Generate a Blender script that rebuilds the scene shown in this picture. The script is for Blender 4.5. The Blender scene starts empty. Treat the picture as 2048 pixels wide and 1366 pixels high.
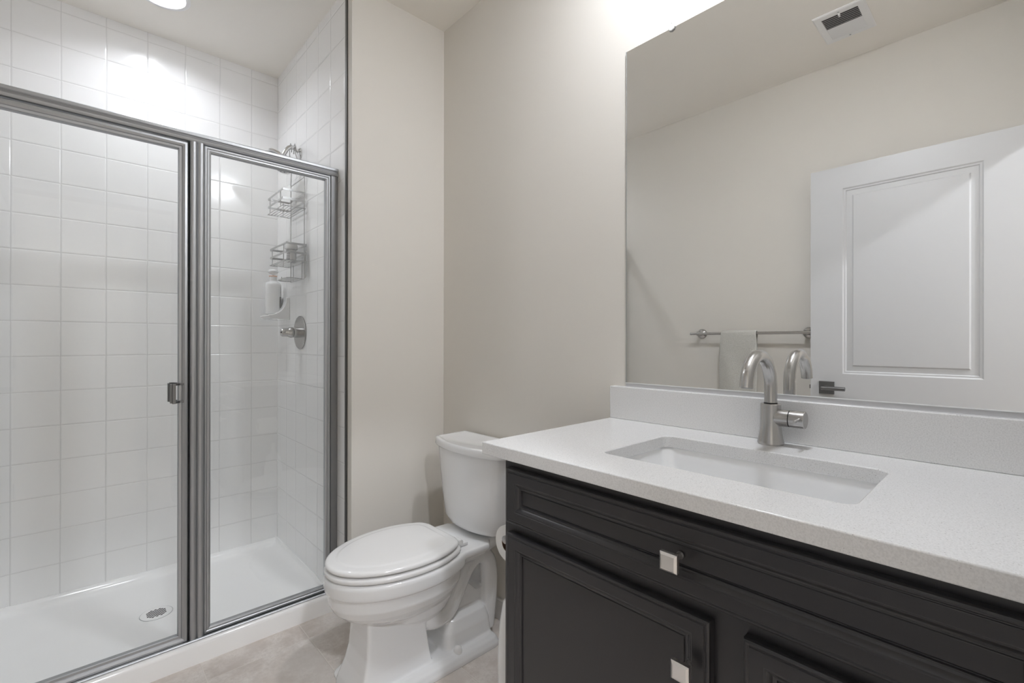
import bpy, bmesh, math, random
from mathutils import Vector, Matrix, noise
random.seed(4)
SC = bpy.context.scene
COL = SC.collection
PI = math.pi

# ------------------------------------------------------------------ camera, world, exposure
H = 1.153                                    # camera height
cam_d = bpy.data.cameras.new('camera')
cam_d.sensor_width = 36.0
cam_d.lens = 36.0 * 937.487 / 2048.0
cam_d.clip_start = 0.02
cam = bpy.data.objects.new('camera', cam_d)
COL.objects.link(cam)
yaw, pit, rol = -0.745752763, 1.23839e-3, 1.01511e-3
fw = Vector((-math.sin(yaw) * math.cos(pit), math.cos(yaw) * math.cos(pit), math.sin(pit)))
rt = Vector((math.cos(yaw), math.sin(yaw), 0))
up = rt.cross(fw)
r2 = rt * math.cos(rol) + up * math.sin(rol)
u2 = up * math.cos(rol) - rt * math.sin(rol)
m = Matrix.Identity(4)
for i in range(3):
    m[i][0], m[i][1], m[i][2] = r2[i], u2[i], -fw[i]
m[2][3] = H
cam.matrix_world = m
SC.camera = cam

world = bpy.data.worlds.new('world')
SC.world = world
world.use_nodes = True
world.node_tree.nodes['Background'].inputs[0].default_value = (1.0, 0.98, 0.95, 1)
world.node_tree.nodes['Background'].inputs[1].default_value = 0.3
SC.view_settings.view_transform = 'Standard'
SC.view_settings.look = 'None'
SC.view_settings.gamma = 1.0
SC.view_settings.use_curve_mapping = False
SC.view_settings.exposure = 0.27
ROOM_POWER = 190.0       # radiance of the recessed light above the vanity
CAN_POWER = 97.0        # radiance of the shower light lens
HALL_FILL_POWER = 510.0        # radiance of the unseen hall light, added as fill
cy = SC.cycles
cy.max_bounces = 16
cy.diffuse_bounces = 12
cy.glossy_bounces = 6
cy.transparent_max_bounces = 12
cy.caustics_reflective = False
cy.caustics_refractive = False
cy.sample_clamp_indirect = 6.0
cy.use_denoising = True

# ------------------------------------------------------------------ helpers
def mat(name, col=(0.8, 0.8, 0.8), rough=0.5, metal=0.0, spec=0.5, coat=0.0):
    mt = bpy.data.materials.new(name)
    mt.use_nodes = True
    b = mt.node_tree.nodes['Principled BSDF']
    b.inputs['Base Color'].default_value = (*col, 1)
    b.inputs['Roughness'].default_value = rough
    b.inputs['Metallic'].default_value = metal
    b.inputs['Specular IOR Level'].default_value = spec
    b.inputs['Coat Weight'].default_value = coat
    b.inputs['Coat Roughness'].default_value = 0.08
    return mt

class NT:
    """small helper to build node trees"""
    def __init__(s, mt):
        s.t = mt.node_tree; s.n = s.t.nodes; s.b = s.n['Principled BSDF']
    def new(s, kind, **kw):
        nd = s.n.new(kind)
        for k, v in kw.items(): setattr(nd, k, v)
        return nd
    def link(s, a, b): s.t.links.new(a, b)
    def val(s, sock, v):
        if hasattr(v, 'is_output'): s.link(v, sock)
        else: sock.default_value = v
    def math(s, op, a, b=None, c=None, clamp=False):
        nd = s.new('ShaderNodeMath', operation=op, use_clamp=clamp)
        s.val(nd.inputs[0], a)
        if b is not None: s.val(nd.inputs[1], b)
        if c is not None: s.val(nd.inputs[2], c)
        return nd.outputs[0]
    def mix(s, f, a, b):
        nd = s.new('ShaderNodeMix', data_type='RGBA')
        s.val(nd.inputs[0], f)
        for k, v in ((6, a), (7, b)):
            if hasattr(v, 'is_output'): s.link(v, nd.inputs[k])
            else: nd.inputs[k].default_value = (*v, 1)
        return nd.outputs[2]
    def rng(s, v, a, b, c=0.0, d=1.0, smooth=True):
        nd = s.new('ShaderNodeMapRange')
        if smooth: nd.interpolation_type = 'SMOOTHSTEP'
        s.val(nd.inputs[0], v)
        for k, x in zip((1, 2, 3, 4), (a, b, c, d)): nd.inputs[k].default_value = x
        return nd.outputs[0]
    def noise(s, vec, scale, detail=4, rough=0.55):
        nd = s.new('ShaderNodeTexNoise')
        if vec is not None: s.link(vec, nd.inputs['Vector'])
        nd.inputs['Scale'].default_value = scale
        nd.inputs['Detail'].default_value = detail
        nd.inputs['Roughness'].default_value = rough
        return nd.outputs[0]
    def bump(s, h, dist, strength=1.0):
        nd = s.new('ShaderNodeBump')
        nd.inputs['Strength'].default_value = strength
        nd.inputs['Distance'].default_value = dist
        s.link(h, nd.inputs['Height'])
        s.link(nd.outputs[0], s.b.inputs['Normal'])
    def pos(s):
        g = s.new('ShaderNodeNewGeometry')
        sp = s.new('ShaderNodeSeparateXYZ')
        s.link(g.outputs['Position'], sp.inputs[0])
        return g.outputs['Position'], sp.outputs
    def cell(s, v, origin, pitch):
        """signed fraction in the tile and distance (metres) to the nearest joint"""
        a = s.math('DIVIDE', s.math('SUBTRACT', v, origin), pitch)
        fr = s.math('FRACT', a)
        d = s.math('MULTIPLY', s.math('MINIMUM', fr, s.math('SUBTRACT', 1.0, fr)), pitch)
        return s.math('FLOOR', a), d

def tile_mat(name, axis, origin_u, origin_v, pu, pv):
    mt = mat(name, (0.875, 0.875, 0.875), 0.13, spec=0.5)
    k = NT(mt)
    p, xyz = k.pos()
    fu, du = k.cell(xyz[axis], origin_u, pu)
    fv, dv = k.cell(xyz[2], origin_v, pv)
    d = k.math('MINIMUM', du, dv)
    joint = k.rng(d, 0.0006, 0.0015, 1.0, 0.0)
    k.link(k.mix(joint, (0.875, 0.875, 0.875), (0.66, 0.66, 0.66)), k.b.inputs['Base Color'])
    k.link(k.math('MULTIPLY_ADD', joint, 0.5, 0.12), k.b.inputs['Roughness'])
    cell = k.math('ADD', k.math('MULTIPLY', fu, 12.9898), k.math('MULTIPLY', fv, 78.233))
    tilt = k.math('SUBTRACT', k.math('FRACT', k.math('MULTIPLY', k.math('SINE', cell), 4375.85)), 0.5)
    h = k.math('ADD', k.rng(d, 0.0005, 0.005), k.math('MULTIPLY', k.noise(p, 9.0, 2), 0.12))
    loc = k.math('MULTIPLY', tilt, k.math('FRACT', k.math('DIVIDE', k.math('SUBTRACT', xyz[axis], origin_u), pu)))
    h = k.math('ADD', h, k.math('MULTIPLY', loc, 0.10))
    k.bump(h, 0.0009)
    return mt

def paint_mat(name, col):
    mt = mat(name, col, 0.62, spec=0.3)
    k = NT(mt); p, _ = k.pos()
    k.bump(k.noise(p, 260, 2), 0.0004, 0.35)
    return mt

def quartz_mat():
    mt = mat('quartz', (0.68, 0.68, 0.68), 0.22, spec=0.5)
    k = NT(mt); p, _ = k.pos()
    cols = k.mix(k.rng(k.noise(p, 420, 2), 0.38, 0.66), (0.75, 0.75, 0.75), (0.67, 0.67, 0.67))
    for sc, thr, size, dark in ((230, 0.90, 0.24, (0.42, 0.415, 0.41)), (380, 0.86, 0.33, (0.48, 0.475, 0.47)), (150, 0.975, 0.13, (0.36, 0.36, 0.36))):
        v = k.new('ShaderNodeTexVoronoi'); k.link(p, v.inputs['Vector']); v.inputs['Scale'].default_value = sc
        sep = k.new('ShaderNodeSeparateColor'); k.link(v.outputs['Color'], sep.inputs[0])
        on = k.math('MULTIPLY', k.math('GREATER_THAN', sep.outputs[0], thr), k.rng(v.outputs['Distance'], size * 0.6, size, 1, 0))
        cols = k.mix(on, cols, dark)
    k.link(cols, k.b.inputs['Base Color'])
    return mt

def floor_mat():
    mt = mat('floor_tile', (0.5, 0.46, 0.42), 0.42, spec=0.4)
    k = NT(mt); p, xyz = k.pos()
    fu, du = k.cell(xyz[0], 0.322, 0.3375)
    fv, dv = k.cell(xyz[1], 1.876, 0.3375)
    d = k.math('MINIMUM', du, dv)
    joint = k.rng(d, 0.0012, 0.0026, 1, 0)
    cid = k.new('ShaderNodeCombineXYZ'); k.link(fu, cid.inputs[0]); k.link(fv, cid.inputs[1])
    off = k.new('ShaderNodeVectorMath', operation='MULTIPLY_ADD')
    k.link(cid.outputs[0], off.inputs[0]); off.inputs[1].default_value = (3.7, 5.1, 0); k.link(p, off.inputs[2])
    n1 = k.noise(off.outputs[0], 7, 6, 0.65); n2 = k.noise(off.outputs[0], 75, 5, 0.75); n3 = k.noise(off.outputs[0], 2.6, 3)
    c = k.mix(k.rng(n1, 0.36, 0.66), (0.57, 0.51, 0.465), (0.76, 0.715, 0.675))
    c = k.mix(k.math('MULTIPLY', k.rng(n2, 0.42, 0.66), 0.6), c, (0.55, 0.495, 0.45))
    c = k.mix(k.math('MULTIPLY', k.rng(n3, 0.45, 0.7), 0.45), c, (0.76, 0.735, 0.71))
    c = k.mix(k.math('MULTIPLY', joint, 0.55), c, (0.78, 0.73, 0.68))
    k.link(c, k.b.inputs['Base Color'])
    k.bump(k.math('ADD', k.rng(d, 0.0008, 0.003), k.math('MULTIPLY', n2, 0.25)), 0.0008)
    return mt

def glass_mat():
    mt = bpy.data.materials.new('clear_glass'); mt.use_nodes = True
    t = mt.node_tree; t.nodes.clear()
    out = t.nodes.new('ShaderNodeOutputMaterial')
    lw = t.nodes.new('ShaderNodeLayerWeight'); lw.inputs[0].default_value = 0.5
    pw = t.nodes.new('ShaderNodeMath'); pw.operation = 'POWER'; pw.inputs[1].default_value = 5.0
    t.links.new(lw.outputs['Facing'], pw.inputs[0])
    ma = t.nodes.new('ShaderNodeMath'); ma.operation = 'MULTIPLY_ADD'; ma.inputs[1].default_value = 0.96; ma.inputs[2].default_value = 0.035
    t.links.new(pw.outputs[0], ma.inputs[0])
    tr = t.nodes.new('ShaderNodeBsdfTransparent'); tr.inputs[0].default_value = (0.99, 0.995, 0.993, 1)
    gl = t.nodes.new('ShaderNodeBsdfGlossy'); gl.inputs['Roughness'].default_value = 0.01
    mx = t.nodes.new('ShaderNodeMixShader')
    t.links.new(ma.outputs[0], mx.inputs[0]); t.links.new(tr.outputs[0], mx.inputs[1]); t.links.new(gl.outputs[0], mx.inputs[2])
    t.links.new(mx.outputs[0], out.inputs[0])
    return mt

def emit_mat(name, col, strength):
    mt = bpy.data.materials.new(name); mt.use_nodes = True
    b = mt.node_tree.nodes['Principled BSDF']
    b.inputs['Base Color'].default_value = (0.9, 0.9, 0.88, 1)
    b.inputs['Emission Color'].default_value = (*col, 1)
    b.inputs['Emission Strength'].default_value = strength
    return mt

def brushed_mat(name, col, rough, along=2, noise_amt=0.04):
    mt = mat(name, col, rough, 1.0)
    k = NT(mt); p, _ = k.pos()
    mp = k.new('ShaderNodeMapping'); k.link(p, mp.inputs[0])
    s = [900.0, 900.0, 900.0]; s[along] = 12.0
    mp.inputs['Scale'].default_value = s
    n = k.noise(mp.outputs[0], 1.0, 2)
    k.link(k.math('MULTIPLY_ADD', n, noise_amt, rough - noise_amt / 2), k.b.inputs['Roughness'])
    return mt

def towel_mat():
    mt = mat('terry_cloth', (0.57, 0.56, 0.52), 0.95, spec=0.1)
    k = NT(mt); p, xyz = k.pos()
    n = k.noise(p, 320, 3, 0.7)
    band = k.math('SINE', k.math('MULTIPLY', xyz[2], 900.0))
    c = k.mix(k.rng(n, 0.35, 0.68), (0.47, 0.46, 0.42), (0.63, 0.62, 0.585))
    k.link(c, k.b.inputs['Base Color'])
    k.bump(k.math('ADD', n, k.math('MULTIPLY', band, 0.05)), 0.004, 0.8)
    return mt

M = {}
M['paint'] = paint_mat('greige_paint', (0.70, 0.673, 0.627))
M['ceil'] = paint_mat('ceiling_paint', (0.84, 0.81, 0.760))
M['white_trim'] = mat('white_trim_paint', (0.80, 0.80, 0.80), 0.35)
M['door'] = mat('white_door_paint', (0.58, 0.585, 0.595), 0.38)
M['floor'] = floor_mat()
M['tile_back'] = tile_mat('white_tile_back', 0, 0.697, 2.0010, 0.1514, 0.1520)
M['tile_side'] = tile_mat('white_tile_side', 1, 2.1055, 2.0010, 0.1522, 0.1520)
M['acrylic'] = mat('white_acrylic', (0.93, 0.93, 0.93), 0.12)
M['ceramic'] = mat('white_ceramic', (0.80, 0.805, 0.81), 0.09, spec=0.5, coat=0.3)
M['plastic'] = mat('white_plastic', (0.80, 0.80, 0.80), 0.13)
M['quartz'] = quartz_mat()
M['cab'] = mat('espresso_paint', (0.0235, 0.0222, 0.0240), 0.28, spec=0.5, coat=0.08)
M['nickel'] = brushed_mat('brushed_nickel', (0.47, 0.46, 0.45), 0.25, 2, 0.008)
M['frame'] = brushed_mat('satin_aluminium', (0.455, 0.465, 0.48), 0.46)
M['jamb'] = brushed_mat('dimmed_jamb_metal', (0.29, 0.29, 0.295), 0.45)  # frame metal again, darkened so a dimmer reflection sits in its colour
M['frame_h'] = brushed_mat('satin_aluminium_rail', (0.455, 0.465, 0.48), 0.46, 0)
M['chrome'] = mat('polished_chrome', (0.72, 0.72, 0.72), 0.12, 1.0)
M['knob'] = mat('satin_nickel_knob', (0.80, 0.78, 0.76), 0.34, 1.0)
M['wire'] = mat('caddy_wire', (0.47, 0.47, 0.47), 0.32, 1.0)
M['darkmetal'] = mat('dark_bronze_metal', (0.13, 0.125, 0.12), 0.35, 1.0)
M['pewter'] = mat('pewter_lever', (0.23, 0.23, 0.235), 0.32, 1.0)
M['edge'] = mat('tile_edge_strip', (0.10, 0.10, 0.095), 0.45, 0.6)
M['rubber_and_gap'] = mat('black_rubber_and_gap', (0.01, 0.01, 0.01), 0.6)
M['hole'] = mat('dark_slot', (0.03, 0.03, 0.03), 0.8)
M['duct'] = mat('duct_grey', (0.10, 0.10, 0.10), 0.7)
M['mirror'] = mat('silvered_glass', (0.95, 0.955, 0.95), 0.0, 1.0)
M['mirror_edge'] = mat('mirror_edge', (0.33, 0.34, 0.33), 0.4)
M['channel'] = mat('grey_channel', (0.50, 0.50, 0.51), 0.3)
M['lip'] = mat('white_channel_lip', (0.85, 0.85, 0.85), 0.3)
M['glass'] = glass_mat()
M['clip'] = mat('clear_clip', (0.66, 0.66, 0.64), 0.1, spec=0.6)
M['towel'] = towel_mat()
M['paper'] = mat('tissue_paper', (0.82, 0.82, 0.81), 0.9, spec=0.1)
M['card'] = mat('cardboard_core', (0.17, 0.10, 0.06), 0.9)
M['ink'] = mat('label_ink', (0.10, 0.10, 0.10), 0.6)
M['orange'] = mat('orange_ring', (0.72, 0.33, 0.16), 0.5)
M['blue'] = mat('blue_button', (0.05, 0.08, 0.3), 0.5)
M['room_lens'] = emit_mat('lit_room_lens', (0.95, 0.985, 1.05), ROOM_POWER)
M['lens'] = emit_mat('lit_lens', (0.95, 0.985, 1.05), CAN_POWER)
M['hall_fill_lens'] = emit_mat('lit_hall_fill_lens', (0.95, 0.985, 1.05), HALL_FILL_POWER)

def tag(o, label=None, cat=None, group=None, kind=None):
    if label: o['label'] = label
    if cat: o['category'] = cat
    if group: o['group'] = group
    if kind: o['kind'] = kind
    return o

def root_loc(o):
    l = Vector((0, 0, 0))
    while o is not None:
        l += o.location; o = o.parent
    return l

def obj(name, bm, mt, parent=None, smooth=35, bevel=0.0, segs=2):
    """one mesh object; bm is in world coordinates, cleaned and shifted to its own origin"""
    bmesh.ops.recalc_face_normals(bm, faces=bm.faces)
    if parent is None:
        xs = [v.co for v in bm.verts]
        org = Vector(((min(v.x for v in xs) + max(v.x for v in xs)) / 2, (min(v.y for v in xs) + max(v.y for v in xs)) / 2, min(v.z for v in xs)))
        sh = org
    else:
        org = Vector((0, 0, 0)); sh = root_loc(parent)
    bmesh.ops.translate(bm, verts=bm.verts, vec=-sh)
    me = bpy.data.meshes.new(name)
    for f in bm.faces: f.smooth = smooth > 0
    bm.to_mesh(me); bm.free()
    if smooth: me.set_sharp_from_angle(angle=math.radians(smooth))
    me.materials.append(mt)
    o = bpy.data.objects.new(name, me)
    COL.objects.link(o)
    o.location = org
    if parent is not None: o.parent = parent
    if bevel:
        bv = o.modifiers.new('bevel', 'BEVEL'); bv.width = bevel; bv.segments = segs
        bv.limit_method = 'ANGLE'; bv.angle_limit = math.radians(40); bv.harden_normals = False
    return o

def struct(name, bm, mt, parent=None, **kw):
    o = obj(name, bm, mt, parent, **kw)
    if parent is None: o['kind'] = 'structure'
    return o

def thing(name, label, cat, loc, group=None):
    o = bpy.data.objects.new(name, None)
    o.empty_display_size = 0.05
    COL.objects.link(o); o.location = loc
    return tag(o, label, cat, group)

def nb(): return bmesh.new()

def box(bm, x0, x1, y0, y1, z0, z1):
    v = [bm.verts.new((x, y, z)) for x in (x0, x1) for y in (y0, y1) for z in (z0, z1)]
    for q in ((0, 1, 3, 2), (4, 6, 7, 5), (0, 4, 5, 1), (2, 3, 7, 6), (0, 2, 6, 4), (1, 5, 7, 3)):
        bm.faces.new([v[i] for i in q])
    return bm

def boxes(*bs):
    bm = nb()
    for b in bs: box(bm, *b)
    return bm

def loft(bm, rings, caps=(True, True), closed=True):
    vr = [[bm.verts.new(p) for p in r] for r in rings]
    n = len(vr[0])
    for a, b in zip(vr, vr[1:]):
        for i in range(n if closed else n - 1):
            j = (i + 1) % n
            bm.faces.new((a[i], a[j], b[j], b[i]))
    if caps[0]: bm.faces.new(vr[0][::-1])
    if caps[1]: bm.faces.new(vr[-1])
    return bm

def frame_of(d):
    d = d.normalized()
    a = Vector((0, 0, 1)) if abs(d.z) < 0.9 else Vector((1, 0, 0))
    u = d.cross(a).normalized()
    return u, d.cross(u).normalized()

def lathe(bm, prof, org, axis=(0, 0, 1), seg=32, caps=(True, True), sx=1.0, sy=1.0):
    """prof = [(radius, distance along the axis)]"""
    ax = Vector(axis).normalized(); u, w = frame_of(ax); o = Vector(org)
    rings = []
    for r, h in prof:
        rings.append([o + ax * h + (u * math.cos(t) * sx + w * math.sin(t) * sy) * max(r, 1e-5) for t in (2 * PI * i / seg for i in range(seg))])
    return loft(bm, rings, caps)

def cyl(bm, p0, p1, r0, r1=None, seg=24):
    p0, p1 = Vector(p0), Vector(p1)
    return lathe(bm, [(r0, 0), (r0 if r1 is None else r1, (p1 - p0).length)], p0, p1 - p0, seg)

def smooth_path(pts, n=8):
    """Catmull-Rom through the points"""
    P = [Vector(p) for p in pts]; P = [P[0] * 2 - P[1]] + P + [P[-1] * 2 - P[-2]]
    out = []
    for i in range(1, len(P) - 2):
        for k in range(n):
            t = k / n
            out.append(0.5 * ((2 * P[i]) + (P[i + 1] - P[i - 1]) * t + (2 * P[i - 1] - 5 * P[i] + 4 * P[i + 1] - P[i + 2]) * t * t + (3 * P[i] - P[i - 1] - 3 * P[i + 1] + P[i + 2]) * t ** 3))
    return out + [P[-2]]

def tube(bm, pts, r, seg=12, closed=False, flat=None):
    """sweep; r may be a list; flat=(a,b,ref) sweeps a rectangle-ish ellipse instead"""
    P = [Vector(p) for p in pts]; n = len(P)
    R = r if isinstance(r, (list, tuple)) else [r] * n
    T = []
    for i in range(n):
        a = P[(i - 1) % n] if (closed or i > 0) else P[0]
        b = P[(i + 1) % n] if (closed or i < n - 1) else P[-1]
        T.append((b - a).normalized())
    u, w = frame_of(T[0]); rings = []
    for i in range(n):
        u = (u - T[i] * u.dot(T[i])).normalized(); w = T[i].cross(u)
        rings.append([P[i] + (u * math.cos(t) + w * math.sin(t)) * R[i] for t in (2 * PI * k / seg for k in range(seg))])
    if closed: rings.append(rings[0][:]); return loft(bm, rings, (False, False))
    return loft(bm, rings)

def strap(bm, pts, w, t, closed=True):
    """flat vertical bar (height w, thickness t) following a horizontal polyline"""
    P = [Vector(p) for p in pts]; n = len(P)
    cx = sum((p for p in P), Vector()) / n
    rings = []
    for p in P:
        d = (p - cx); d.z = 0
        s = 1 - t / max(abs(d.x), abs(d.y))
        q = Vector((cx.x + d.x * s, cx.y + d.y * s, p.z))
        rings.append([p + Vector((0, 0, w / 2)), q + Vector((0, 0, w / 2)), q - Vector((0, 0, w / 2)), p - Vector((0, 0, w / 2))])
    if closed: rings.append(rings[0])
    return loft(bm, rings, (not closed, not closed))

def prism(bm, poly, z0, z1):
    return loft(bm, [[(x, y, z0) for x, y in poly], [(x, y, z1) for x, y in poly]])

def rrect(x0, x1, y0, y1, r, n=6):
    out = []
    for cx, cyy, a in ((x1 - r, y1 - r, 0), (x0 + r, y1 - r, PI / 2), (x0 + r, y0 + r, PI), (x1 - r, y0 + r, 1.5 * PI)):
        for k in range(n + 1):
            t = a + PI / 2 * k / n
            out.append((cx + r * math.cos(t), cyy + r * math.sin(t)))
    return out

def panel(bm, xf, sgn, y0, y1, z0, z1, prof, back):
    """front facing along -x*sgn...: nested mitred rectangles; prof = [(inset, depth into the board)]"""
    rings = [[(back, a, b) for a, b in ((y0, z0), (y1, z0), (y1, z1), (y0, z1))]]
    for i, d in prof:
        rings.append([(xf + sgn * d, a, b) for a, b in ((y0 + i, z0 + i), (y1 - i, z0 + i), (y1 - i, z1 - i), (y0 + i, z1 - i))])
    return loft(bm, rings)

# ------------------------------------------------------------------ main measures
XA = 1.2942         # mirror wall
YS = 1.888          # end wall beside the toilet
XT, YB = 0.830, 2.869   # shower tile faces (right and back)
ZC = 2.653
XM = 1.290          # mirror face
XL = 2 * XM - 2.9916    # opposite wall
XLT = XL + 0.006    # tile on it
YF = -0.08          # wall with the doorway
ZCT = 0.909         # worktop
def rx(v): return 2 * XM - v      # seen in the mirror -> real

# ------------------------------------------------------------------ setting
struct('floor', boxes((XL - 0.9, XA + 0.12, -2.3, YB + 0.12, -0.05, 0.0)), M['floor'])
CANS = ((0.262, 2.512), (1.02, 0.50), (0.1, -1.1)); CAN_R = 0.082
bm = nb()
es = []
def vloop(pts):
    vs = [bm.verts.new(p) for p in pts]
    es.extend(bm.edges.new((vs[i], vs[(i + 1) % len(vs)])) for i in range(len(vs)))
vloop([(XL - 0.9, -2.3, ZC), (XA + 0.12, -2.3, ZC), (XA + 0.12, YB + 0.12, ZC), (XL - 0.9, YB + 0.12, ZC)])
for cx_, cy_ in CANS:
    vloop([(cx_ + CAN_R * math.cos(2 * PI * k / 48), cy_ + CAN_R * math.sin(2 * PI * k / 48), ZC) for k in range(48)])
bmesh.ops.triangle_fill(bm, use_beauty=True, use_dissolve=False, edges=es)
r_ = bmesh.ops.extrude_face_region(bm, geom=list(bm.faces))
bmesh.ops.translate(bm, verts=[v for v in r_['geom'] if isinstance(v, bmesh.types.BMVert)], vec=(0, 0, 0.10))
struct('ceiling', bm, M['ceil'])
struct('wall_right', boxes((XA, XA + 0.1, -2.3, YS, 0, ZC)), M['paint'])
struct('wall_back', boxes((XT + 0.004, XA + 0.1, YS, YB + 0.1, 0, ZC)), M['paint'])
struct('wall_left', boxes((XL - 0.1, XL, -0.20, YB + 0.1, 0, ZC)), M['paint'])
bm = boxes((XL, -0.335, YF - 0.12, YF, 0, ZC), (0.50, XA, YF - 0.12, YF, 0, ZC), (-0.335, 0.50, YF - 0.12, YF, 2.085, ZC))
struct('wall_front', bm, M['paint'])
struct('wall_shower_back', boxes((XL, XT + 0.004, YB, YB + 0.1, 0.02, ZC)), M['tile_back'])
struct('wall_shower_right', boxes((XT, XT + 0.004, 1.944, YB, 0.02, ZC)), M['tile_side'])
struct('wall_shower_left', boxes((XL, XLT, 1.999, YB, 0.02, ZC)), M['tile_side'])
struct('trim_1', boxes((XT - 0.0005, XT + 0.004, 1.927, 1.944, 0, ZC)), M['edge'])
struct('trim_2', boxes((XL, XLT, 1.990, 1.999, 0, ZC)), M['edge'])
# doorway casing
bm = boxes((-0.395, -0.335, YF, YF + 0.016, 0, 2.145), (0.50, 0.56, YF, YF + 0.016, 0, 2.145), (-0.335, 0.50, YF, YF + 0.016, 2.085, 2.145))
struct('trim_3', bm, M['white_trim'], bevel=0.003)
struct('baseboard_back', boxes((XT + 0.004, XA, YS - 0.013, YS, 0, 0.085)), M['white_trim'], bevel=0.003)
struct('baseboard_right', boxes((XA - 0.013, XA, 0.85, YS - 0.013, 0, 0.085)), M['white_trim'], bevel=0.003)
struct('baseboard_left', boxes((XL, XL + 0.013, YF + 0.016, 1.985, 0, 0.085)), M['white_trim'], bevel=0.003)
# hall beyond the doorway
struct('wall_hall_back', boxes((XL - 0.9, XA, -2.3, -2.2, 0, ZC)), M['paint'])
struct('wall_hall_left', boxes((XL - 0.9, XL - 0.8, -2.2, -0.2, 0, ZC)), M['paint'])
struct('wall_hall_front', boxes((XL - 0.8, XL - 0.1, -0.2, -0.1, 0, ZC)), M['paint'])

# ------------------------------------------------------------------ lamps
def downlight(name, label, x, y, r, lens, RECESS):
    t = thing(name, label, 'ceiling light', (x, y, ZC))
    bm = nb()
    lathe(bm, [(r - 0.001, 0.06), (r - 0.001, 0.0), (r + 0.002, -0.003), (r + 0.014, -0.004), (r + 0.020, -0.0008), (r + 0.020, -0.0002)], (x, y, ZC), caps=(False, False), seg=48)
    obj('trim_ring', bm, M['white_trim'], t)
    bm = nb(); lathe(bm, [(r - 0.002, 0.060), (r - 0.002, RECESS), (r * 0.85, RECESS - 0.006 * (RECESS < 0)), (r * 0.6, RECESS - 0.003 - 0.008 * (RECESS < 0)), (0.0, RECESS - 0.004 - 0.010 * (RECESS < 0))], (x, y, ZC), seg=48)
    obj('lens', bm, lens, t)
    return t
downlight('recessed_light', 'round white recessed light glowing in the ceiling above the shower', *CANS[0], CAN_R, M['lens'], 0.050)
downlight('recessed_light', 'added unseen fill light in the hall ceiling outside the doorway', *CANS[2], CAN_R, M['hall_fill_lens'], -0.004)  # unseen lamp added to brighten the bathroom through the doorway

downlight('recessed_light', 'round white recessed light in the ceiling above the vanity worktop', *CANS[1], CAN_R, M['room_lens'], -0.014)

# ------------------------------------------------------------------ shower pan
PAN = 0.018
t = thing('shower_pan', 'white acrylic shower pan with a raised front curb', 'shower base', ((XLT + XT) / 2, 2.43, 0))
x0, x1 = XLT, XT
yc0, yi = 1.995, 2.085
bm = nb()
rim = 0.046
sec = [(yc0, 0.0), (yc0, 0.060), (yc0 + 0.003, 0.070), (yc0 + 0.012, 0.0765), (yc0 + 0.02, 0.0772), (yi - 0.012, 0.0772), (yi - 0.004, 0.073), (yi + 0.002, 0.060), (yi + 0.008, 0.034), (yi + 0.03, PAN + 0.004)]
# curb strip + sloped pan + coved rims on the three walls, as one rounded shell
nx = 40
def pan_z(x, y):
    d = math.hypot((x - 0.241) / 1.0, (y - 2.466))
    return PAN - 0.010 * max(0.0, 1 - d / 0.7)
ys = [p[0] for p in sec] + [2.16, 2.22, 2.28, 2.34, 2.40, 2.466, 2.53, 2.59, 2.65, 2.72, 2.78, YB - 0.055, YB - 0.035, YB - 0.022, YB - 0.014, YB - 0.010, YB - 0.006, YB]
xs = [x0, x0 + 0.006, x0 + 0.010, x0 + 0.014, x0 + 0.022, x0 + 0.035, x0 + 0.055] + [x0 + 0.055 + (x1 - x0 - 0.11) * k / nx for k in range(1, nx)] + [x1 - 0.055, x1 - 0.035, x1 - 0.022, x1 - 0.014, x1 - 0.010, x1 - 0.006, x1]
def cove(d):
    if d >= 0.055: return 0.0
    if d <= 0.006: return rim - PAN
    t_ = (0.055 - d) / 0.049
    return (rim - PAN) * (1 - math.sqrt(max(0, 1 - t_ ** 2.6)))
grid = []
for j, y in enumerate(ys):
    row = []
    for x in xs:
        if j < len(sec):
            z = sec[j][1]
            if j >= len(sec) - 2: z = max(z, PAN + max(cove(x - x0), cove(x1 - x)))
        else:
            z = pan_z(x, y) + max(cove(x - x0), cove(x1 - x), cove(YB - y))
        row.append(bm.verts.new((x, y, z)))
    grid.append(row)
for a, b in zip(grid, grid[1:]):
    for i in range(len(xs) - 1):
        bm.faces.new((a[i], a[i + 1], b[i + 1], b[i]))
# sides and underside close the shell
bl = [bm.verts.new((x, YB, 0)) for x in xs]
for i in range(len(xs) - 1): bm.faces.new((grid[-1][i], grid[-1][i + 1], bl[i + 1], bl[i]))
bm.faces.new([grid[0][0], grid[0][-1], bl[-1], bl[0]])
bm.faces.new([r[0] for r in grid] + [bl[0]])
bm.faces.new([r[-1] for r in grid] + [bl[-1]])
obj('pan', bm, M['acrylic'], t, smooth=50)
dx, dy = 0.241, 2.466
dz = pan_z(dx, dy)
bm = nb(); lathe(bm, [(0.0565, 0.0), (0.0565, 0.0015), (0.0545, 0.003), (0.0, 0.003)], (dx, dy, dz), seg=48)
dr = obj('drain_cover', bm, M['acrylic'], t)
bm = nb(); lathe(bm, [(0.0572, 0.0025), (0.0562, 0.0034), (0.0552, 0.0025)], (dx, dy, dz - 0.0008), seg=48, caps=(False, False))
obj('drain_ring', bm, M['frame'], dr)
bm = nb()
for i in range(-3, 4):
    for j in range(-3, 4):
        if i * i + j * j > 10.5: continue
        a, b = dx + (i - j) * 0.0073, dy + (i + j) * 0.0073
        box(bm, a - 0.0036, a + 0.0036, b - 0.0036, b + 0.0036, dz + 0.0029, dz + 0.0036)
obj('drain_slots', bm, M['hole'], dr)

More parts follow.
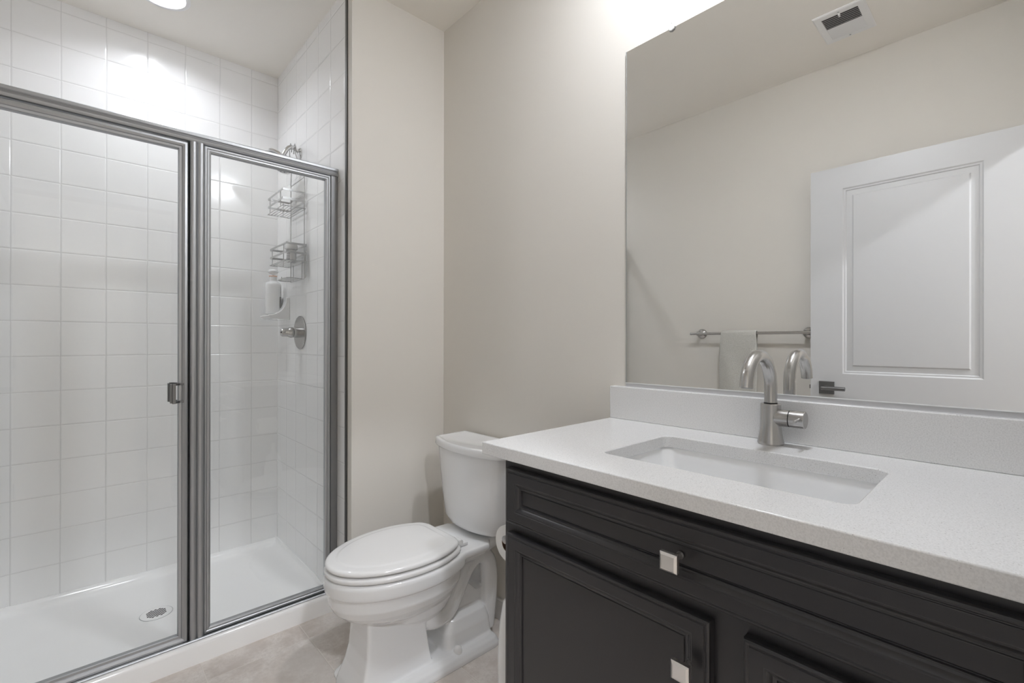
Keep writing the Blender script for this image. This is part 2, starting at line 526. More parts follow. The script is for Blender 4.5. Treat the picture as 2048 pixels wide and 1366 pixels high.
# ------------------------------------------------------------------ shower enclosure
YD = 2.022
t = thing('shower_enclosure', 'framed glass shower screen with hinged door and fixed side panel in satin metal', 'shower door', ((XLT + XT) / 2, YD + 0.012, 0.0772))
def xbar(bm, sec, xa, xb):
    return loft(bm, [[(xa, y, z) for y, z in sec], [(xb, y, z) for y, z in sec]])
def zbar(bm, sec, za, zb):
    return loft(bm, [[(x, y, za) for x, y in sec], [(x, y, zb) for x, y in sec]])
y = 2.017
sec = [(y + 0.036, 1.908), (y + 0.003, 1.908), (y, 1.905), (y, 1.8965), (y + 0.0035, 1.893), (y + 0.0015, 1.889), (y - 0.001, 1.884), (y, 1.879), (y + 0.003, 1.8745), (y + 0.006, 1.8735), (y + 0.036, 1.8735)]
bm = nb(); xbar(bm, sec, XLT, XT)
obj('header', bm, M['frame_h'], t, smooth=25)
# sill: low track on the curb
sec = [(2.006, 0.0772), (2.0055, 0.080), (2.008, 0.083), (2.013, 0.0835), (2.0135, 0.079), (2.046, 0.079), (2.0465, 0.088), (2.050, 0.088), (2.050, 0.0772)]
bm = nb(); xbar(bm, sec, XLT, XT)
obj('sill_track', bm, M['frame_h'], t, smooth=25)
def vroll(x0, x1, n, depth, yb=2.048, y0=2.020):
    """vertical bar section with n convex rolls on the front"""
    s = [(x1, yb), (x0, yb)]
    w = (x1 - x0) / n
    for k in range(n):
        for q in range(0, 9):
            a = q / 8
            s.append((x0 + w * (k + a), y0 - depth * math.sqrt(max(0, 1 - (2 * a - 1) ** 2)) - 0.0001))
    return s
bm = nb(); zbar(bm, vroll(0.2915, 0.3355, 2, 0.0075), 0.0795, 1.8735)
obj('post', bm, M['frame'], t, smooth=40)
bm = nb(); zbar(bm, [(0.801, 2.022), (XT, 2.022), (XT, 2.048), (0.801, 2.048)], 0.0795, 1.8735)
obj('wall_jamb', bm, M['jamb'], t, bevel=0.0015)
bm = nb(); zbar(bm, [(XLT, 2.022), (XLT + 0.03, 2.022), (XLT + 0.03, 2.048), (XLT, 2.048)], 0.0795, 1.8735)
obj('wall_jamb', bm, M['jamb'], t, bevel=0.0015)
bm = boxes((0.2868, 0.2915, 2.028, 2.046, 0.081, 1.87))
obj('door_gap_shade', bm, M['rubber_and_gap'], t)  # black strip painted in for the shaded gap between door and post
def ring_frame(bm, x0, x1, z0, z1, w, prof):
    """mitred rectangular frame; prof=[(inset fraction, y)] from outer edge to inner edge"""
    rings = []
    for f, yy in prof:
        i = f if not isinstance(w, tuple) else f
        rings.append([(x0 + i, yy, z0 + i), (x1 - i, yy, z0 + i), (x1 - i, yy, z1 - i), (x0 + i, yy, z1 - i)])
    rings.append(rings[0])
    return loft(bm, rings, (False, False))
# fixed panel
bm = nb()
ring_frame(bm, 0.3358, 0.8005, 0.0815, 1.8725, 0, [(0.0, 2.044), (0.0, 2.026), (0.003, 2.0235), (0.008, 2.0245), (0.011, 2.027), (0.016, 2.0265), (0.0215, 2.029), (0.0225, 2.033), (0.0225, 2.044)])
fp = obj('fixed_panel', bm, M['frame'], t, smooth=25)
obj('glass_pane', boxes((0.357, 0.779, 2.0335, 2.0385, 0.103, 1.8515)), M['glass'], fp, smooth=0)
# hinged door, a little prouder
bm = nb()
ring_frame(bm, -0.372, 0.2864, 0.0825, 1.8665, 0, [(0.0, 2.042), (0.0, 2.019), (0.003, 2.0155), (0.010, 2.0135), (0.017, 2.0165), (0.019, 2.020), (0.026, 2.0215), (0.028, 2.025), (0.028, 2.042)])
dp = obj('door_frame', bm, M['frame'], t, smooth=25)
obj('glass_pane', boxes((-0.346, 0.2605, 2.0285, 2.0335, 0.108, 1.841)), M['glass'], dp, smooth=0)
bm = boxes((-0.365, 0.272, 2.0115, 2.016, 0.0725, 0.083))
obj('door_sweep', bm, M['plastic'], dp)
# square pull, one outside and one inside
def pull(sg, y0):
    bm = nb()
    for z in (0.941, 1.003):
        loft(bm, [[(x, y0 + sg * d, zz) for d, zz in ((a, z - 0.004), (a, z + 0.004), (a - 0.006, z + 0.004), (a - 0.006, z - 0.004))] for x, a in ((0.2775, 0.006), (0.262, 0.006), (0.246, 0.030), (0.238, 0.032))])
    box(bm, 0.2375, 0.2475, min(y0 + sg * 0.024, y0 + sg * 0.034), max(y0 + sg * 0.024, y0 + sg * 0.034), 0.937, 1.007)
    box(bm, 0.2320, 0.2378, min(y0 + sg * 0.016, y0 + sg * 0.027), max(y0 + sg * 0.016, y0 + sg * 0.027), 0.939, 1.005)
    obj('pull_handle', bm, M['pewter'], dp, bevel=0.0008)
pull(-1, 2.0205)
pull(1, 2.0395)

# ------------------------------------------------------------------ shower fittings on the right tile wall
vy, vz = 2.489, 1.2005
t = thing('shower_valve', 'round brushed nickel shower valve with a stubby knob on the tile wall', 'shower valve', (XT, vy, vz))
bm = nb(); lathe(bm, [(0.084, 0.0), (0.085, 0.004), (0.082, 0.007), (0.045, 0.010), (0.0, 0.011)], (XT, vy, vz), (-1, 0, 0), 48)
obj('escutcheon', bm, M['nickel'], t)
bm = nb(); lathe(bm, [(0.026, 0.009), (0.026, 0.036), (0.024, 0.038), (0.0, 0.038)], (XT, vy, vz), (-1, 0, 0), 32)
obj('valve_body', bm, M['nickel'], t)
bm = nb(); lathe(bm, [(0.024, 0.0385), (0.0268, 0.040), (0.0268, 0.049), (0.023, 0.058), (0.0205, 0.064), (0.0205, 0.088), (0.018, 0.0925), (0.0, 0.0925)], (XT, vy, vz), (-1, 0, 0), 32)
kb = obj('handle', bm, M['nickel'], t)
bm = nb(); cyl(bm, (XT - 0.083, vy - 0.018, vz), (XT - 0.083, vy - 0.030, vz + 0.002), 0.0045, 0.004, 12)
lathe(bm, [(0.004, 0), (0.006, 0.002), (0.004, 0.005), (0, 0.006)], (XT - 0.0925, vy, vz), (-1, 0, 0), 12)
obj('handle_pin', bm, M['nickel'], kb)

t = thing('showerhead', 'chrome round shower head on a short curved arm above the glass panel', 'shower head', (XT, 2.5, 2.115))
bm = nb(); lathe(bm, [(0.030, 0.0), (0.030, 0.003), (0.022, 0.009), (0.012, 0.012), (0, 0.012)], (XT, 2.5, 2.115), (-1, 0, 0), 32)
obj('flange', bm, M['chrome'], t)
bm = nb(); tube(bm, smooth_path([(XT, 2.5, 2.115), (0.815, 2.5, 2.130), (0.792, 2.5, 2.138), (0.772, 2.5, 2.128), (0.757, 2.5, 2.104), (0.748, 2.5, 2.083)], 6), 0.0105, 14)
obj('arm', bm, M['chrome'], t)
hd = Vector((-0.60, -0.10, -0.79)).normalized(); hc = Vector((0.726, 2.498, 2.048))
bm = nb(); lathe(bm, [(0.012, -0.052), (0.016, -0.046), (0.018, -0.034), (0.030, -0.026), (0.058, -0.016), (0.070, -0.007), (0.072, 0.0), (0.070, 0.004), (0.064, 0.005), (0, 0.006)], hc, hd, 40)
h = obj('head', bm, M['chrome'], t, smooth=30)
bm = nb(); u, w = frame_of(hd)
lathe(bm, [(0.062, 0.0055), (0.062, 0.0068), (0, 0.0075)], hc, hd, 40)
obj('spray_face', bm, M['frame'], h)
bm = nb()
for rr, n in ((0.018, 6), (0.036, 10), (0.053, 14)):
    for k in range(n):
        c = hc + (u * math.cos(2 * PI * k / n) + w * math.sin(2 * PI * k / n)) * rr
        lathe(bm, [(0.0032, 0.0066), (0.0028, 0.0092), (0, 0.0094)], c, hd, 8)
obj('spray_nozzles', bm, M['rubber_and_gap'], h)

# hanging caddy
t = thing('shower_caddy', 'two tier metal wire shower caddy hooked over the shower arm', 'shower caddy', (0.80, 2.5, 1.46))
wy = (2.398, 2.598); wx = 0.817
bm = nb()
for yy, sg in ((wy[0], 1), (wy[1], -1)):
    hk = 2.5 - 0.004 if sg > 0 else 2.5 + 0.006
    hx = 0.803 if sg > 0 else 0.786
    pts = [(wx, yy, 1.465), (wx, yy, 1.965), (wx - 0.002, yy + sg * 0.006, 1.985), ((wx + hx) / 2, hk - sg * 0.03, 2.06), (hx, hk - sg * 0.014, 2.10), (hx, hk - sg * 0.014, 2.14), (hx, hk, 2.158), (hx, hk + sg * 0.014, 2.145), (hx, hk + sg * 0.014, 2.11)]
    tube(bm, pts, 0.0022, 8)
for zz in (1.968, 1.465): tube(bm, [(wx, wy[0], zz), (wx, wy[1], zz)], 0.0020, 8)
obj('hanger', bm, M['wire'], t)
def basket(xa, ya, yb, zt, hgt):
    xb = wx + 0.003
    bm = nb()
    c = [(xa, ya), (xb, ya), (xb, yb), (xa, yb)]
    for dz in (0.0, -0.042): strap(bm, [(x, y, zt + dz) for x, y in c], 0.010, 0.0028)
    zf = zt - hgt
    tube(bm, [(x, y, zf) for x, y in c], 0.0022, 6, True)
    n = 7
    for k in range(1, n):
        x = xa + (xb - xa) * k / n
        tube(bm, [(x, ya, zf), (x, yb, zf)], 0.0018, 6)
    for k in (0.16, 0.86):
        y = ya + (yb - ya) * k
        tube(bm, [(xa + 0.001, y, zt), (xa + 0.001, y, zf)], 0.0018, 6)
    tube(bm, [(xb - 0.03, yb, zt), (xb - 0.03, yb, zf)], 0.0018, 6)
    return obj('basket', bm, M['wire'], t, smooth=30)
basket(0.716, 2.393, 2.635, 1.888, 0.078)
basket(0.725, 2.372, 2.630, 1.627, 0.080)
bm = nb()
zt = 1.468
tube(bm, smooth_path([(0.815, 2.43, zt), (0.76, 2.42, zt), (0.745, 2.45, zt), (0.742, 2.51, zt), (0.748, 2.57, zt), (0.77, 2.60, zt), (0.815, 2.59, zt)], 5), 0.0022, 8)
for k in range(6): tube(bm, [(0.745 + 0.012 * k, 2.425 + 0.002 * k, zt), (0.745 + 0.012 * k, 2.59, zt)], 0.0016, 6)
tube(bm, [(0.772, 2.60, zt), (0.772, 2.60, zt + 0.022)], 0.0022, 8)
tube(bm, [(0.817, 2.43, zt), (0.817, 2.43, 1.55)], 0.0022, 8)
tube(bm, [(0.817, 2.56, zt), (0.817, 2.56, 1.55)], 0.0022, 8)
box(bm, 0.815, 0.819, 2.374, 2.386, zt, 1.60)
obj('soap_tray', bm, M['wire'], t)

# small bottle in the lower basket
t = thing('toiletry_bottle', 'small white bottle lying in the lower basket of the shower caddy', 'bottle', (0.775, 2.46, 1.549))
bm = nb(); lathe(bm, [(0.020, 0.0), (0.023, 0.004), (0.023, 0.055), (0.018, 0.062), (0.018, 0.064), (0, 0.064)], (0.775, 2.46, 1.549), seg=24)
obj('bottle_body', bm, M['plastic'], t)
bm = nb(); lathe(bm, [(0.026, 0.062), (0.030, 0.066), (0.030, 0.084), (0.024, 0.090), (0, 0.091)], (0.775, 2.46, 1.549), seg=24)
obj('cap', bm, M['plastic'], t)
bm = nb()
for k, w_ in enumerate((0.3, 0.45, 0.22, 0.4)):
    a0 = -2.45
    lathe(bm, [(0.0233, 0.012 + 0.009 * k), (0.0233, 0.015 + 0.009 * k)], (0.775, 2.46, 1.549), seg=24, caps=(False, False))
    bm.faces.ensure_lookup_table()
for f in list(bm.faces):
    c = f.calc_center_median()
    if not (-2.9 < math.atan2(c.y - 2.46, c.x - 0.775) < -2.2): bm.faces.remove(f)
obj('label', bm, M['ink'], t)

# soap dish and pump bottle
bm = nb()
prof = []
sy0, sy1 = 2.652, 2.806
def dish_sec(y):
    q = [(XT, 1.392), (XT - 0.016, 1.392)]
    for k in range(0, 11):
        a = PI / 2 * k / 10
        q.append((XT - 0.098 + 0.080 * math.cos(a) ** 1.0 if k else XT - 0.0185, 1.297 + 0.088 * (1 - math.sin(a))))
    q += [(XT - 0.104, 1.2955), (XT - 0.105, 1.287)]
    for k in range(0, 9):
        a = PI / 2 * k / 8
        q.append((XT - 0.100 * math.cos(a), 1.284 - 0.014 * math.sin(a)))
    return q
ringl = []
for k in range(9):
    y = sy0 + (sy1 - sy0) * k / 8
    s = dish_sec(y)
    if k in (0, 8): ringl.append([(a, y, b) for a, b in s])
    else: ringl.append([(a, y, b) for a, b in s])
loft(bm, ringl)
o = obj('soap_dish', bm, M['ceramic'], smooth=50, bevel=0.003)
tag(o, 'white ceramic soap dish built into the corner of the tile wall', 'soap dish')
bx, by, bz = 0.768, 2.730, 1.3005
t = thing('pump_bottle', 'white shampoo bottle with pump top standing on the white soap dish', 'bottle', (bx, by, bz))
bm = nb(); lathe(bm, [(0.033, 0.0), (0.0375, 0.004), (0.0395, 0.05), (0.0405, 0.15), (0.0395, 0.162), (0.034, 0.170), (0.019, 0.178), (0.018, 0.180), (0, 0.180)], (bx, by, bz), seg=36)
b = obj('bottle_body', bm, M['plastic'], t, smooth=45)
bm = nb(); lathe(bm, [(0.0185, 0.179), (0.0185, 0.203), (0.017, 0.206), (0, 0.206)], (bx, by, bz), seg=28)
obj('collar', bm, M['plastic'], t)
bm = nb(); lathe(bm, [(0.0195, 0.2035), (0.0205, 0.205), (0.0195, 0.2068)], (bx, by, bz), seg=28, caps=(False, False))
obj('collar_ring', bm, M['orange'], t)['label'] = 'thin orange ring on the collar'
bm = nb(); lathe(bm, [(0.005, 0.205), (0.005, 0.214), (0.016, 0.219), (0.0245, 0.224), (0.026, 0.231), (0.020, 0.240), (0.009, 0.244), (0, 0.2445)], (bx, by, bz), seg=28)
obj('pump_head', bm, M['plastic'], t)
bm = nb()
random.seed(9)
def lab(a0, a1, z0, z1):
    n = 4
    pr = []
    for z in (z0, z1):
        pr.append([(bx + 0.0409 * math.cos(a0 + (a1 - a0) * k / n), by + 0.0409 * math.sin(a0 + (a1 - a0) * k / n), bz + z) for k in range(n + 1)])
    va = [bm.verts.new(p) for p in pr[0]]; vb = [bm.verts.new(p) for p in pr[1]]
    for k in range(n): bm.faces.new((va[k], va[k + 1], vb[k + 1], vb[k]))
A0 = -0.72
for k in range(9): lab(A0 - 0.10 * random.random(), A0 + 0.08 + 0.16 * random.random(), 0.096 + 0.0062 * k, 0.099 + 0.0062 * k)
lab(A0 - 0.22, A0 + 0.22, 0.036, 0.094)
lab(A0 - 0.10, A0 + 0.24, 0.024, 0.033)
lb = obj('label', bm, M['ink'], t); lb['label'] = 'dark vertical label strip'
bm = nb()
for k in range(8): lab(A0 - 0.15 + 0.05 * random.random(), A0 - 0.02 + 0.18 * random.random(), 0.040 + 0.0065 * k, 0.0425 + 0.0065 * k)
for v in bm.verts: v.co = Vector((bx, by, v.co.z)) + (v.co - Vector((bx, by, v.co.z))) * 1.01
obj('label_text', bm, M['plastic'], lb)

# ------------------------------------------------------------------ toilet
TC = 1.482
TL = Vector((0.95, TC, 0.0))
t = thing('toilet', 'white two-piece toilet with closed elongated lid beside the black vanity', 'toilet', TL)
def egg(xf, xb, xm, w, wb, yc=TC, n=22, rc=0.03):
    a = []
    for k in range(n):
        s0 = k / (n - 1); x = xb + (xm - xb) * s0 ** 1.0
        s = (x - xm) / (xb - xm)
        hw = w - (w - wb) * s ** 2.2
        s2 = min(max((s - 0.86) / 0.14, 0), 1); hw -= rc * (1 - math.sqrt(max(0, 1 - s2 * s2)))
        a.append((x, hw))
    for k in range(1, n):
        th = PI / 2 + PI / 2 * k / (n - 1)
        a.append((xm + (xm - xf) * math.cos(th), w * math.sin(th)))
    return [(x, yc + h) for x, h in a] + [(x, yc - h) for x, h in a[-2::-1]]
def inset(e, d, dxx=0.0):
    cx = sum(p[0] for p in e) / len(e); cyy = sum(p[1] for p in e) / len(e)
    mx = max(p[0] for p in e) - min(p[0] for p in e); my = max(p[1] for p in e) - min(p[1] for p in e)
    cx = (max(p[0] for p in e) + min(p[0] for p in e)) / 2
    sx = 1 - 2 * d / mx; sy = 1 - 2 * d / my
    return [(cx + (x - cx) * sx + dxx, cyy + (y - cyy) * sy) for x, y in e]
def R3(e, z): return [(x, y, z) for x, y in e]
# bowl: rim, bowl, pedestal, trapway and foot fused into one ceramic body
bm = nb()
E0 = egg(0.5725, 1.035, 0.842, 0.184, 0.128)
loft(bm, [R3(inset(E0, 0.012), 0.401), R3(inset(E0, 0.003), 0.397), R3(E0, 0.388), R3(inset(E0, 0.001), 0.362), R3(inset(E0, 0.0025), 0.3535), R3(inset(E0, 0.012), 0.3475),
          R3(inset(E0, 0.0135), 0.338), R3(egg(0.587, 1.02, 0.84, 0.170, 0.115), 0.310), R3(egg(0.600, 1.01, 0.84, 0.157, 0.105), 0.285), R3(egg(0.625, 1.0, 0.845, 0.138, 0.095), 0.262),
          R3(egg(0.660, 1.0, 0.855, 0.118, 0.085), 0.243), R3(egg(0.715, 0.99, 0.87, 0.095, 0.075), 0.222), R3(egg(0.78, 0.98, 0.88, 0.07, 0.06), 0.200)])
# second lobe: the bowl's sump running back and down
loft(bm, [R3(egg(0.70, 1.02, 0.87, 0.125, 0.095), 0.30), R3(egg(0.72, 1.0, 0.88, 0.112, 0.085), 0.24), R3(egg(0.76, 0.985, 0.885, 0.092, 0.07), 0.20), R3(egg(0.80, 0.97, 0.89, 0.07, 0.055), 0.172)])
def col(x0, x1, hw, z, r=0.02): return [(a, b, z) for a, b in rrect(x0, x1, TC - hw, TC + hw, r, 5)]
loft(bm, [col(0.640, 0.915, 0.100, 0.0, 0.012), col(0.646, 0.912, 0.094, 0.03, 0.012), col(0.664, 0.905, 0.082, 0.08, 0.010), col(0.676, 0.90, 0.076, 0.13, 0.010), col(0.680, 0.893, 0.073, 0.19, 0.010), col(0.680, 0.89, 0.073, 0.275, 0.010)])
# foot plate
loft(bm, [col(0.645, 1.19, 0.140, 0.0, 0.03), col(0.645, 1.19, 0.140, 0.014, 0.03), col(0.665, 1.182, 0.131, 0.030, 0.03), col(0.70, 1.17, 0.110, 0.040, 0.03)])
# raised outlet block at the back
loft(bm, [col(0.96, 1.185, 0.098, 0.02, 0.03), col(0.975, 1.18, 0.088, 0.09, 0.03), col(0.995, 1.175, 0.072, 0.125, 0.03), col(1.02, 1.165, 0.05, 0.140, 0.03)])
# trapway arch, doubled so that it bulges on both sides, with a web and a small opening behind it
for dy in (-0.040, 0.040):
    tube(bm, smooth_path([(0.86, TC + dy * 0.6, 0.19), (0.94, TC + dy, 0.15), (1.01, TC + dy, 0.165), (1.055, TC + dy, 0.235), (1.10, TC + dy, 0.300), (1.150, TC + dy, 0.322), (1.195, TC + dy, 0.290), (1.208, TC + dy, 0.21), (1.200, TC + dy, 0.11), (1.19, TC + dy, 0.03)], 6), 0.034, 16)
loft(bm, [[(x, y, z) for x, z in ((1.00, 0.11), (1.20, 0.11), (1.20, 0.185), (1.145, 0.185), (1.10, 0.23), (1.06, 0.24))] for y in (TC - 0.038, TC + 0.038)])
# tank deck
deck = [(0.95, TC - 0.15), (1.02, TC - 0.140), (1.09, TC - 0.139), (1.128, TC - 0.138), (1.14, TC - 0.125), (1.16, TC - 0.10), (1.255, TC - 0.10)]
deck = deck + [(x, 2 * TC - y) for x, y in deck[::-1]]
cxd = 1.09
def dsc(s, z): return [(cxd + (x - cxd) * s, TC + (y - TC) * s, z) for x, y in deck]
loft(bm, [dsc(0.66, 0.335), dsc(0.86, 0.360), dsc(0.985, 0.379), dsc(1.0, 0.384), dsc(1.0, 0.392), dsc(0.975, 0.400)])
bowl = obj('bowl', bm, M['ceramic'], t, smooth=0)
for p in bowl.data.polygons: p.use_smooth = True
rm = bowl.modifiers.new('remesh', 'REMESH'); rm.mode = 'VOXEL'; rm.voxel_size = 0.0034; rm.use_smooth_shade = True
sm = bowl.modifiers.new('smooth', 'SMOOTH'); sm.factor = 0.5; sm.iterations = 4
# seat ring and lid
S0 = egg(0.5745, 1.020, 0.838, 0.180, 0.118)
bm = nb(); loft(bm, [R3(inset(S0, 0.009), 0.4035), R3(inset(S0, 0.002), 0.4055), R3(S0, 0.409), R3(S0, 0.415), R3(inset(S0, 0.003), 0.4195), R3(inset(S0, 0.012), 0.4215)])
obj('seat', bm, M['plastic'], t, smooth=60)
L0 = egg(0.577, 1.012, 0.838, 0.1755, 0.114)
bm = nb(); loft(bm, [R3(inset(L0, 0.009), 0.4275), R3(inset(L0, 0.0015), 0.4285), R3(L0, 0.4310), R3(L0, 0.4350), R3(inset(L0, 0.002), 0.4390), R3(inset(L0, 0.006), 0.4422), R3(inset(L0, 0.013), 0.4440), R3(inset(L0, 0.030), 0.4446), R3(inset(L0, 0.034), 0.4452), R3(inset(L0, 0.039), 0.4474), R3(inset(L0, 0.044), 0.4480), R3(inset(L0, 0.09), 0.4484)])
obj('seat_lid', bm, M['plastic'], t, smooth=60)
for s in (-1, 1):
    bm = nb()
    if s < 0: cyl(bm, (1.025, TC + s * (0.100 if s < 0 else 0.085), 0.421), (1.025, TC + s * 0.060, 0.421), 0.0105, seg=20)
    box(bm, 1.02, 1.062 if s < 0 else 1.030, TC + s * 0.081 - 0.012, TC + s * 0.081 + 0.012, 0.401, 0.4125)
    obj('hinge', bm, M['plastic'], t, bevel=0.002)
for s in (-1, 1):
    bm = nb(); lathe(bm, [(0.0155, 0.0), (0.0155, 0.008), (0.013, 0.018), (0.008, 0.024), (0, 0.026)], (1.005, TC + s * 0.108, 0.034), seg=24)
    obj('bolt_cap', bm, M['plastic'], t, smooth=60)
# tank
def dshape(hw, xe, xf, xb, rr, n=20):
    """flat back at xb, ends at xe, bowed front reaching xf"""
    out = [(xb, hw)]
    for k in range(n + 1):
        v = 1 - 2 * k / n
        a = abs(v)
        x = xf + (xe - xf) * a ** 2.2
        yv = hw * v
        if a > 0.86:
            q = (a - 0.86) / 0.14
            x += rr * (1 - math.sqrt(max(0, 1 - q * q)))
        out.append((x, yv))
    out.append((xb, -hw))
    return [(x, TC + y) for x, y in out]
bm = nb()
loft(bm, [R3(dshape(0.135, 1.155, 1.118, 1.262, 0.02), 0.416), R3(dshape(0.160, 1.145, 1.103, 1.268, 0.03), 0.424), R3(dshape(0.172, 1.138, 1.095, 1.272, 0.03), 0.445), R3(dshape(0.180, 1.134, 1.092, 1.274, 0.025), 0.50),
          R3(dshape(0.194, 1.128, 1.086, 1.276, 0.018), 0.62), R3(dshape(0.204, 1.124, 1.082, 1.278, 0.014), 0.724)])
obj('tank', bm, M['ceramic'], t, smooth=50)
bm = nb()
def lidr(d, z): return R3(dshape(0.219 - d, 1.118 + d, 1.071 + d, 1.284 - d, 0.008), z)
loft(bm, [lidr(0.010, 0.720), lidr(0.003, 0.722), lidr(0.0, 0.728), lidr(0.001, 0.740), lidr(0.0005, 0.749), lidr(0.004, 0.7535), lidr(0.014, 0.7535), lidr(0.018, 0.7515), lidr(0.022, 0.750)])
obj('tank_lid', bm, M['ceramic'], t, smooth=50)

# ------------------------------------------------------------------ vanity cabinet
CY0, CY1, CXF = YF + 0.004, 0.842, 0.757
t = thing('vanity_cabinet', 'black vanity cabinet with panelled doors under the white worktop', 'cabinet', (1.02, 0.38, 0.0))
bm = boxes((CXF, CXF + 0.018, CY0, CY1, 0.10, 0.879), (CXF + 0.018, XA - 0.002, CY1 - 0.018, CY1, 0.10, 0.879), (CXF + 0.018, XA - 0.002, CY0, CY0 + 0.018, 0.10, 0.879),
           (XA - 0.010, XA - 0.002, CY0 + 0.018, CY1 - 0.018, 0.10, 0.879), (CXF + 0.018, XA - 0.010, CY0 + 0.018, CY1 - 0.018, 0.10, 0.118),
           (CXF + 0.07, CXF + 0.085, CY0, CY1, 0.0, 0.10), (CXF + 0.085, XA - 0.002, CY1 - 0.018, CY1, 0.0, 0.10), (CXF + 0.085, XA - 0.002, CY0, CY0 + 0.018, 0.0, 0.10))
obj('carcass', bm, M['cab'], t, bevel=0.001)
XF = 0.738
PR = [(0.0, 0.006), (0.0015, 0.0025), (0.004, 0.0008), (0.0065, 0.0008), (0.0075, 0.0022), (0.009, 0.0022), (0.010, 0.0), (0.030, 0.0), (0.031, 0.0012), (0.0335, 0.0012), (0.036, 0.0028), (0.040, 0.0075), (0.043, 0.0090), (0.0450, 0.0090), (0.0462, 0.0135), (0.0475, 0.0135), (0.0490, 0.0118)]
def front(name, y0, y1, z0, z1, label=None):
    bm = nb(); panel(bm, XF, 1, y0, y1, z0, z1, PR, CXF - 0.0003)
    o = obj(name, bm, M['cab'], t, smooth=20, bevel=0.0011)
    if label: o['label'] = label
    return o
def knob(y, z, parent, label):
    a = 0.0152
    bm = nb()
    lathe(bm, [(0.0065, 0.0), (0.0065, 0.002), (0.0055, 0.004), (0.0055, 0.026), (0.009, 0.031)], (XF + 0.009, y, z), (-1, 0, 0), 20)
    xk = XF - 0.0215
    rings = [[(xk, y + sy * a * 0.9, z + sz * a * 0.9) for sy, sz in ((-1, -1), (1, -1), (1, 1), (-1, 1))],
             [(xk - 0.003, y + sy * a, z + sz * a) for sy, sz in ((-1, -1), (1, -1), (1, 1), (-1, 1))],
             [(xk - 0.010, y + sy * a, z + sz * a) for sy, sz in ((-1, -1), (1, -1), (1, 1), (-1, 1))],
             [(xk - 0.0135, y + sy * a * 0.76, z + sz * a * 0.76) for sy, sz in ((-1, -1), (1, -1), (1, 1), (-1, 1))],
             [(xk - 0.0122, y + sy * a * 0.70, z + sz * a * 0.70) for sy, sz in ((-1, -1), (1, -1), (1, 1), (-1, 1))]]
    loft(bm, rings)
    o = obj('knob', bm, M['knob'], parent, smooth=20)
    o['label'] = label
    return o
d = front('drawer', -0.052, 0.823, 0.729, 0.857)
knob(0.389, 0.7935, d, 'square satin nickel knob')
d = front('door', 0.335, 0.821, 0.125, 0.706, 'left panelled door')
knob(0.369, 0.624, d, 'square satin nickel knob')
d = front('door', -0.062, 0.285, 0.125, 0.706, 'right panelled door')
knob(-0.03, 0.624, d, 'square satin nickel knob')

# worktop with sink cut-out
bm = nb()
def countertop():
    outer = [(0.725, 0.893), (XA, 0.9018), (XA, YF + 0.001), (0.725, YF + 0.001)]
    inner = rrect(0.850, 1.131, 0.167, 0.629, 0.024, 6)
    es = []
    for loop in (outer, inner):
        vs = [bm.verts.new((x, y, ZCT)) for x, y in loop]
        for i in range(len(vs)): es.append(bm.edges.new((vs[i], vs[(i + 1) % len(vs)])))
    bmesh.ops.triangle_fill(bm, use_beauty=True, use_dissolve=False, edges=es)
    r = bmesh.ops.extrude_face_region(bm, geom=list(bm.faces))
    bmesh.ops.translate(bm, verts=[v for v in r['geom'] if isinstance(v, bmesh.types.BMVert)], vec=(0, 0, -0.0295))
countertop()
wt = thing('countertop', 'white speckled quartz worktop on the black vanity with a rectangular sink cut-out', 'countertop', (1.01, 0.4, ZCT - 0.0295))
obj('worktop', bm, M['quartz'], wt, smooth=30, bevel=0.0022)
o = obj('backsplash', boxes((XA - 0.030, XA, YF + 0.001, 0.9012, ZCT, 1.0118)), M['quartz'], bevel=0.0022)
tag(o, 'low white speckled quartz backsplash strip along the wall under the mirror', 'backsplash')

# sink
bm = nb()
def sk(d, z, r): return [(x, y, z) for x, y in rrect(0.846 + d, 1.135 - d, 0.163 + d, 0.633 - d, r, 6)]
def skb(f, z, r):
    x0, x1, y0, y1 = 0.846 + f, 1.135 - f, 0.163 + f * 1.6, 0.633 - f * 1.6
    return [(x, y, z) for x, y in rrect(x0, x1, y0, y1, r, 6)]
loft(bm, [sk(-0.018, 0.8795, 0.03), sk(0.0, 0.8795, 0.028), sk(0.002, 0.874, 0.03), sk(0.006, 0.845, 0.034), skb(0.013, 0.80, 0.045), skb(0.024, 0.768, 0.055), skb(0.045, 0.748, 0.06), skb(0.08, 0.740, 0.055), skb(0.115, 0.736, 0.02)],
     caps=(False, True))
o = obj('sink', bm, M['ceramic'], smooth=60)
so = o.modifiers.new('thick', 'SOLIDIFY'); so.thickness = 0.008; so.offset = -1.0
tag(o, 'white rectangular undermount sink basin below the worktop', 'sink')
bm = nb(); lathe(bm, [(0.030, 0.0), (0.030, 0.0015), (0.026, 0.003), (0.022, 0.0015), (0.0, 0.0010)], (0.9905, 0.398, 0.7365), seg=32)
obj('drain', bm, M['nickel'], o)['label'] = 'round metal drain'

